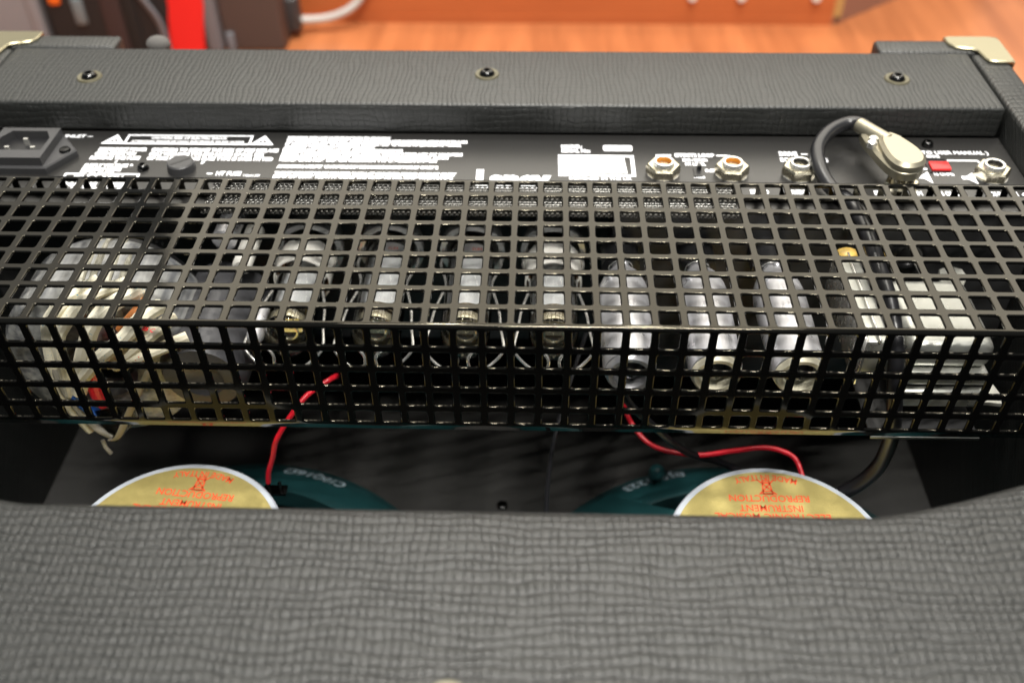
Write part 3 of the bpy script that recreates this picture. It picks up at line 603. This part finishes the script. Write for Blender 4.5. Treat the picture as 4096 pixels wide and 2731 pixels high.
lead('sleeved_lead', [(-13.4, 2.6, -3.05), (-14.4, 2.0, -3.15), (-15.4, 1.9, -3.55), (-16.3, 2.0, -4.0)], 0.26, 'creamred')
lead('sleeved_lead', [(-14.6, 3.0, -1.3), (-15.2, 2.35, -1.75), (-15.8, 2.3, -2.4)], 0.13, 'orangelead')
lead('red_lead', [(-16.2, 2.6, -3.4), (-16.75, 2.2, -3.65), (-17.2, 2.1, -4.1), (-17.5, 2.1, -5.0), (-17.55, 2.1, -5.7), (-17.5, 2.2, -6.4)], 0.26, 'redwire')
lead('blue_lead', [(-18.25, 2.2, -4.4), (-18.4, 2.0, -5.2), (-18.3, 1.95, -6.0), (-18.0, 2.0, -6.6), (-17.7, 2.2, -7.1)], 0.2, 'bluewire')
lead('white_lead', [(-18.9, 2.4, -3.4), (-18.85, 2.1, -4.9), (-18.6, 2.0, -6.2), (-18.1, 1.9, -7.4), (-17.5, 1.9, -8.0)], 0.16, 'strap')
lead('white_lead', [(-18.0, 1.9, -8.3), (-17.95, 1.85, -8.7), (-17.8, 1.8, -9.0)], 0.09, 'strap')
obj('tie_strap', MB().tube([(-14.6, 2.3, -3.6), (-15.6, 1.9, -5.2), (-16.6, 1.75, -6.9), (-17.2, 1.75, -7.9), (-17.6, 1.8, -8.15)], 0.17, 6, flat=0.35), 'strap', tr)
obj('insulating_sheet', MB().add([(-18.0, 1.9, -6.6), (-16.0, 1.9, -6.1), (-16.3, 1.85, -7.1), (-17.4, 1.8, -8.3), (-18.0, 1.95, -6.6), (-16.0, 1.95, -6.1), (-16.3, 1.9, -7.1), (-17.4, 1.85, -8.3)], [(0, 3, 2, 1), (4, 5, 6, 7), (0, 1, 5, 4), (1, 2, 6, 5), (2, 3, 7, 6), (3, 0, 4, 7)]), 'clearplastic', tr, smooth=False)
obj('sleeve_print', MB().text('105 C', -14.8, 1.9, -2.02, 0.2, 0.6, 'L', -0.3, 0.02), 'redwire', tr, smooth=False)
# smaller dark coil and capacitors beside it
obj('smoothing_choke', MB().lathe((-13.15, 7.8, -4.9), (0, -1, 0), [(0, 1.5), (0.3, 1.75), (5.2, 1.75), (5.6, 1.5), (5.65, 0.9), (5.4, 0.5), (5.4, 0)], 40), 'chokedark', amp)
obj('capacitor', MB().lathe((-12.1, 9.0, -2.6), (0, -1, 0), [(0, 0.4), (2.5, 0.4), (2.6, 0.3), (2.6, 0)], 24), 'ceramic', amp)
obj('capacitor', MB().lathe((-12.9, 9.5, -1.9), (0, -1, 0), [(0, 0.5), (2.2, 0.5), (2.3, 0.35), (2.3, 0)], 24), 'alu', amp)
obj('capacitor', MB().lathe((-10.95, 4.6, -3.4), (0, -1, 0), [(0, 0.3), (1.5, 0.34), (1.8, 0.25), (1.9, 0)], 24), 'alu', amp)

# ------------------------------------------------------------------ output transformer, bracket and small fittings on the right
ot = MB().bbox(14.0, 17.25, 2.0, 6.1, -3.7, -2.45, 0.45, 5)
outp = obj('output_transformer', ot, 'silver', amp, label='silver plated output transformer beside the black cable')
obj('core', MB().bbox(14.05, 17.2, 1.75, 6.0, -4.25, -3.68, 0.12, 2), 'silver', outp); obj('core_edge', MB().box(14.1, 17.25, 1.9, 6.0, -4.42, -4.26), 'black', outp)
obj('lower_shell', MB().bbox(14.05, 17.35, 1.55, 6.0, -5.3, -4.43, 0.2, 3), 'silver', outp)
obj('mounting_foot', MB().prism([(17.2, 1.6), (17.95, 1.5), (18.1, 2.0), (17.8, 3.5), (17.2, 4.6)], -5.1, -4.95, 0.03), 'silver', outp)
obj('mounting_foot', MB().prism([(16.3, 6.0), (16.6, 7.1), (17.1, 7.35), (17.55, 7.1), (17.6, 6.6), (17.25, 6.0)], -2.95, -2.8, 0.03), 'silver', outp)
cp = obj('core_plate', MB().bbox(13.1, 17.3, 0.95, 5.5, -6.33, -6.22, 0.03, 2), 'wall', amp); obj('plate_edge', MB().bbox(13.1, 17.3, 0.87, 0.95, -6.34, -6.22, 0.02, 2), 'dullsteel', cp)
br = obj('bracket', MB().bbox(12.0, 12.95, 1.4, 6.6, -3.3, -1.75, 0.12, 3), 'silver', amp)
obj('bracket_rib', MB().bbox(11.98, 12.1, 1.3, 6.7, -3.8, -1.66, 0.03, 2).bbox(12.45, 12.55, 1.35, 6.6, -1.76, -1.6, 0.03, 2), 'steel', br)
obj('yellow_cap', MB().sphere((12.55, 6.75, -1.95), 0.62, 18, (0.9, 0.6, 0.6)), 'yellow', br)
obj('grommet', MB().tube([(15.75+0.55*math.cos(a), 8.42, -3.1+0.55*math.sin(a)) for a in [2*math.pi*i/16 for i in range(16)]], 0.16, 8, closed=True), 'black', amp)
obj('capacitor', MB().cyl((16.2, 8.3, -3.4), (16.2, 7.0, -3.3), 0.16, 12), 'ceramic', amp)

# ------------------------------------------------------------------ loudspeakers
def speaker(sx, sy, label, tilt, code, wirepts, code_at):
    zb = BAF
    bs = MB().lathe((sx, sy, zb), (0, 0, 1), [(0.0, 11.35), (0.75, 11.35), (1.05, 11.2), (1.9, 10.0), (2.35, 8.8), (2.3, 8.6), (1.2, 8.5)], 96)
    for k in range(4):
        a = R_(45+90*k+tilt); d = Vector((math.cos(a), math.sin(a), 0)); q = Vector((-d.y, d.x, 0))
        for (r0, z0, w0), (r1, z1, w1) in ((((10.4, zb+1.7, 1.9)), ((6.0, zb+5.0, 1.4))), (((6.0, zb+5.0, 1.4)), ((3.6, zb+6.0, 1.8)))):
            A = Vector((sx, sy, 0)); vs = []
            for rr, zz, ww in ((r0, z0, w0), (r1, z1, w1)):
                for s_, dz in ((-1, 0), (1, 0), (1, -0.35), (-1, -0.35)): vs.append(tuple(A+d*rr+q*ww*s_+Vector((0, 0, zz+dz))))
            bs.add(vs, [(0, 1, 5, 4), (1, 2, 6, 5), (2, 3, 7, 6), (3, 0, 4, 7)])
    bs.lathe((sx, sy, zb), (0, 0, 1), [(5.6, 3.9), (6.2, 3.9), (6.25, 3.0)], 48)
    sp = obj('loudspeaker', bs, 'teal', amp, org=(sx, sy, zb), label=label)
    obj('cone', MB().lathe((sx, sy, zb), (0, 0, 1), [(0.5, 9.75), (0.6, 9.2), (0.5, 8.8), (4.5, 2.4), (5.5, 2.2)], 64), 'cone', sp)
    obj('magnet', MB().lathe((sx, sy, zb), (0, 0, 1), [(6.2, 4.3), (6.3, 4.42), (7.2, 4.42), (7.2, 4.3), (8.6, 4.3), (8.6, 4.47), (8.92, 4.47), (9.0, 4.40), (9.0, 0)], 96), 'rim', sp)
    zl = zb+9.0
    obj('magnet_label', MB().lathe((sx, sy, zl), (0, 0, 1), [(0.0, 4.2), (0.015, 4.19), (0.015, 0)], 96), 'gold', sp)
    T_ = MB(); zz = zl+0.03; c_, s_ = math.cos(tilt_r), math.sin(tilt_r)
    def tx_(txt, dy, h, wd):   # rows read from the far side of the amplifier
        T_.text(txt, sx-s_*dy, sy+c_*dy, zz, h, wd, 'C', math.pi+tilt_r, 0.012)
    T_.text('MADE IN ITALY', 0, 0, zz, 0.30, 2.75, 'C', 0, 0.012, arc=(sx, sy, 4.02, math.pi/2+tilt_r))
    tx_('REPRODUCTION', 2.93, 0.34, 3.3); tx_('INSTRUMENT', 2.42, 0.34, 2.6); tx_('ELECTRONIC MUSICAL', 1.98, 0.36, 4.7); tx_('FOR HIGH QUALITY', 1.4, 0.36, 4.6)
    def st(x0, y0, x1, y1, wd=0.06):
        a = Vector((sx+c_*x0-s_*y0, sy+s_*x0+c_*y0)); b = Vector((sx+c_*x1-s_*y1, sy+s_*x1+c_*y1)); dd = (b-a).normalized(); nn = Vector((-dd.y, dd.x))*wd/2
        T_.add([(a.x-nn.x, a.y-nn.y, zz), (b.x-nn.x, b.y-nn.y, zz), (b.x+nn.x, b.y+nn.y, zz), (a.x+nn.x, a.y+nn.y, zz)], [(0, 1, 2, 3)])
    for q in ((-0.2, 3.0, -0.14, 3.72), (0.2, 3.0, 0.14, 3.72), (-0.2, 3.0, 0.2, 3.0), (-0.3, 3.02, 0.3, 3.02), (-0.14, 3.72, 0.14, 3.72), (-0.36, 2.97, 0.36, 3.78), (0.36, 2.97, -0.36, 3.78), (-0.2, 3.15, 0.2, 3.15)): st(*q)
    st(-0.14, 3.6, 0.14, 3.6, 0.1)
    obj('label_print', T_, 'orange', sp, smooth=False)
    cd = MB()
    R0 = 10.72
    for txt, deg, wd in code: cd.text(txt, 0, 0, 0, 0.62, wd, 'C', 0, 0.02, arc=(0, 0, R0, R_(deg)))
    # lay the text on the sloping edge of the frame (radius 11.2 -> 10.0 rises 0.85)
    cd.v = [(sx+v[0], sy+v[1], zb+1.08+(11.2-math.hypot(v[0], v[1]))*0.708) for v in cd.v]
    obj('frame_print', cd, 'paleprint', sp, smooth=False)
    tm = MB()
    tmx, tmy = code_at
    tm.box(tmx-0.5, tmx+0.5, tmy-0.25, tmy+0.25, -11.6, -11.45); tm.cyl((tmx-0.25, tmy, -11.45), (tmx-0.25, tmy, -10.9), 0.09, 8); tm.cyl((tmx+0.25, tmy, -11.45), (tmx+0.25, tmy, -11.0), 0.09, 8)
    obj('terminal', tm, 'screwblack', sp)
    obj('speaker_lead', MB().tube(wirepts, 0.115, 10), 'redwire', sp)
    return sp
tilt_r = R_(-6)
speaker(-14.4, -2.28, 'green framed loudspeaker with dull gold label, nearest the mains transformer', -6, [('C10Q', 68.5, 1.85), ('16\u03a9', 78.5, 1.5)],
        [(-10.6, 12.2, -14.5), (-9.6, 8.5, -10.9), (-8.5, 4.7, -7.1), (-9.0, 3.8, -6.8), (-9.6, 2.9, -6.8), (-10.6, 2.0, -8.0), (-11.0, 1.9, -9.2), (-11.35, 1.9, -10.2), (-11.5, 1.95, -10.9)], (-11.3, 2.0))
tilt_r = R_(0)
speaker(9.8, -2.0, 'green framed loudspeaker with bright gold label, beneath the output transformer', 0, [('23', 117, 0.8), ('5112', 110, 1.7), ('8J', 102.5, 0.8)],
        [(5.0, 11.6, -15.8), (4.55, 8.6, -12.7), (4.05, 5.5, -9.6), (4.4, 4.6, -9.8), (5.0, 3.9, -10.1), (5.8, 3.4, -10.1), (7.2, 3.1, -10.0), (8.6, 3.35, -10.0), (9.99, 3.58, -10.0), (10.8, 3.4, -10.0), (11.35, 3.0, -10.1), (11.6, 2.2, -10.5)], (11.7, 2.1))
obj('frame_knob', MB().sphere((6.3, 7.4, -16.3), 0.42, 14), 'teal', amp)
obj('thin_black_wire', MB().tube([(2.2, 6.0, -5.6), (1.5, 4.0, -6.6), (0.9, 2.0, -7.6), (0.65, 1.0, -9.0), (0.6, 0.0, -10.5), (0.95, -1.2, -12.0), (1.5, -2.4, -13.0)], 0.10, 8), 'blackwire', amp)
obj('grey_wire', MB().tube([(3.0, 6.0, -4.6), (3.6, 3.2, -6.2), (4.9, 2.6, -7.6), (6.6, 2.9, -9.6), (8.6, 3.6, -11.2), (10.6, 3.0, -12.2)], 0.16, 8), 'blackwire', amp)
obj('baffle_screw', MB().lathe((-1.6, 7.2, BAF), (0, 0, 1), [(0, 0.3), (0.12, 0.28), (0.18, 0.16), (0.18, 0)], 16), 'screwblack', amp)

# ------------------------------------------------------------------ plugged-in speaker cable
spc = thing('speaker_cable', (15.3, 10.1, ZP), 'black cable with a flat shiny right-angle jack plug in the rear panel', 'cable')
body = [(13.95, 12.75), (14.35, 13.45), (14.75, 13.5), (15.35, 12.2), (15.95, 11.05), (16.08, 10.4), (15.95, 9.9), (15.55, 9.55), (15.0, 9.5), (14.62, 9.8), (14.4, 10.4), (14.2, 11.3)]
def rnd(pts, k=3):
    for _ in range(k):
        q = []
        for i in range(len(pts)):
            a, b = pts[i], pts[(i+1) % len(pts)]; q += [(a[0]*.75+b[0]*.25, a[1]*.75+b[1]*.25), (a[0]*.25+b[0]*.75, a[1]*.25+b[1]*.75)]
        pts = q
    return pts
obj('plug_body', MB().prism(rnd(body, 2), ZP+0.85, ZP+1.3, 0.12), 'creamnickel', spc)
capo = [(14.45, 11.95), (15.15, 12.4), (15.9, 11.15), (16.1, 10.4), (15.92, 9.8), (15.45, 9.52), (14.95, 9.52), (14.6, 9.85), (14.42, 10.6)]
obj('plug_cap', MB().prism(rnd(capo, 3), ZP+1.28, ZP+1.62, 0.14), 'creamnickel', spc)
obj('cable_clamp', MB().cyl((14.05, 13.3, ZP+1.28), (14.95, 11.75, ZP+1.35), 0.33, 16, bev=0.05), 'creamnickel', spc)
for x, y in ((15.35, 11.95), (14.2, 11.6), (14.35, 11.95)): obj('clamp_screw', MB().lathe((x, y, ZP+1.2), (0, 0, 1), [(0, 0.2), (0.25, 0.2), (0.32, 0.1), (0.33, 0)], 14), 'steel', spc)
obj('plug_shank', MB().cyl((15.3, 10.1, ZP+0.35), (15.3, 10.1, ZP+0.86), 0.48, 24, bev=0.04), 'nickel', spc)
cpts = [(14.5, 12.6, 0.3), (14.15, 13.4, 0.25), (13.6, 13.6, 0.15), (12.75, 13.05, 0.05), (12.1, 12.0, -0.1), (11.95, 10.8, -0.3), (12.2, 9.7, -0.55), (12.75, 8.8, -0.62), (13.0, 7.9, -0.75),
        (13.15, 6.6, -0.9), (13.25, 5.2, -1.25), (13.4, 3.6, -1.7), (13.5, 2.2, -2.6), (13.65, 1.4, -4.2), (14.0, 1.2, -6.0), (14.2, 1.4, -7.6), (14.1, 1.5, -8.9), (13.4, 1.5, -10.1), (12.0, 1.6, -11.4), (9.5, 1.8, -12.8)]
obj('cord', MB().tube(cpts, 0.31, 14, sub=8), 'blackwire', spc)

# ------------------------------------------------------------------ things beyond the amplifier
pl = thing('wooden_plinth', (0, 77, FZ), 'long orange wooden plinth with a canted corner beyond the amplifier', 'plinth')
obj('front_panel', MB().box(-75, 31.6, 77.0, 79.0, FZ+0.9, FZ+34), 'boxwood', pl); obj('skirting', MB().box(-75, 31.6, 76.9, 79.0, FZ, FZ+0.9), 'boxwood', pl)
obj('corner_strip', MB().box(31.6, 32.5, 77.0, 78.6, FZ+0.9, FZ+34), 'edgewood', pl)
obj('canted_panel', MB().prism([(32.5, 77.5), (41.0, 84.4), (56, 97), (54, 98), (32.5, 79.2)], FZ, FZ+34), 'smoky', pl, smooth=False)
for x in (16.3, 21.5, 29.4): obj('clip', MB().cyl((x, 77.0, -20.9), (x, 76.5, -20.9), 0.5, 16, bev=0.1), 'ceramic', pl)
tag(obj('grey_case', MB().bbox(-80, -51.5, 69.5, 76, FZ, FZ+34, 0.5).bbox(-51.9, -50.6, 69.2, 71, FZ, FZ+34, 0.3), 'greycase', org=(-65, 72, FZ)), 'grey hard case standing at the far left behind the black bag', 'case')
bag = thing('gig_bag', (-42, 73, FZ), 'dark bag with a broad red strap standing beyond the amplifier', 'bag')
obj('body', MB().bbox(-50.5, -33.0, 69.5, 78, FZ, FZ+32, 1.2, 4), 'bagcloth', bag)
obj('side_panel', MB().bbox(-44.4, -42.2, 69.3, 72, FZ, FZ+32, 0.4), 'bagbrown', bag); obj('webbing', MB().bbox(-42.2, -40.6, 69.2, 72, FZ, FZ+32, 0.4), 'bagblack', bag)
rs = MB(); rl = [(-38.3, -34.85, FZ), (-38.3, -34.8, -23.4), (-38.15, -34.6, -21.9), (-37.9, -34.3, -20.2), (-37.6, -34.0, -18.9), (-37.4, -33.6, -15), (-37.3, -33.4, -8)]
rs.add([(x, y, z) for a, b, z in rl for x, y in ((a+0.35, 69.2), ((a+b)/2+0.35, 68.9), (b+0.35, 69.2), ((a+b)/2, 69.7))], [(j*4+i, j*4+(i+1) % 4, j*4+4+(i+1) % 4, j*4+4+i) for j in range(len(rl)-1) for i in range(4)])
obj('red_strap', rs, 'bagred', bag, sharp=50)
obj('strap_edge', MB().tube([(-38.4, 69.4, FZ), (-38.5, 69.4, -21.5), (-38.8, 69.3, -20.0), (-39.6, 69.3, -18.4), (-41.5, 69.4, -15)], 0.3, 10, flat=2.0), 'bagrim', bag)
obj('grey_piping', MB().bbox(-34.3, -32.6, 69.3, 72, FZ, FZ+32, 0.5), 'bagrim', bag); obj('zip_pull', MB().bbox(-49.4, -48.2, 69.2, 69.8, -18.9, -17.4, 0.25), 'orangebit', bag)
obj('buckle', MB().bbox(-47.2, -46.0, 69.2, 69.8, -21.0, -18.2, 0.28), 'buckle_mat', bag)
br_ = thing('brown_case', (-30, 74, FZ), 'brown grey case with a cable plugged into its side', 'case')
obj('shell', MB().bbox(-32.6, -26.3, 69.9, 84, FZ, FZ+30, 0.4), 'brownbox', br_); obj('handle_slot', MB().bbox(-32.2, -31.4, 69.6, 70.2, FZ, -21.9, 0.15), 'bagrim', br_)
kb = thing('grey_cable', (-25.5, 74, -22), 'pale grey cable looping from a dark plug in front of the wooden plinth', 'cable')
obj('plug', MB().bbox(-27.0, -25.1, 72.6, 74.6, -23.2, -19.5, 0.35), 'inlet', kb)
obj('cord', MB().tube([(-25.6, 74.0, -22.4), (-24.2, 74.3, -22.5), (-22.4, 74.6, -22.4), (-20.6, 75.0, -21.9), (-19.2, 75.6, -21.0), (-18.2, 76.0, -19.5), (-17.5, 76.2, -17.5)], 0.42, 12), 'cable', kb)
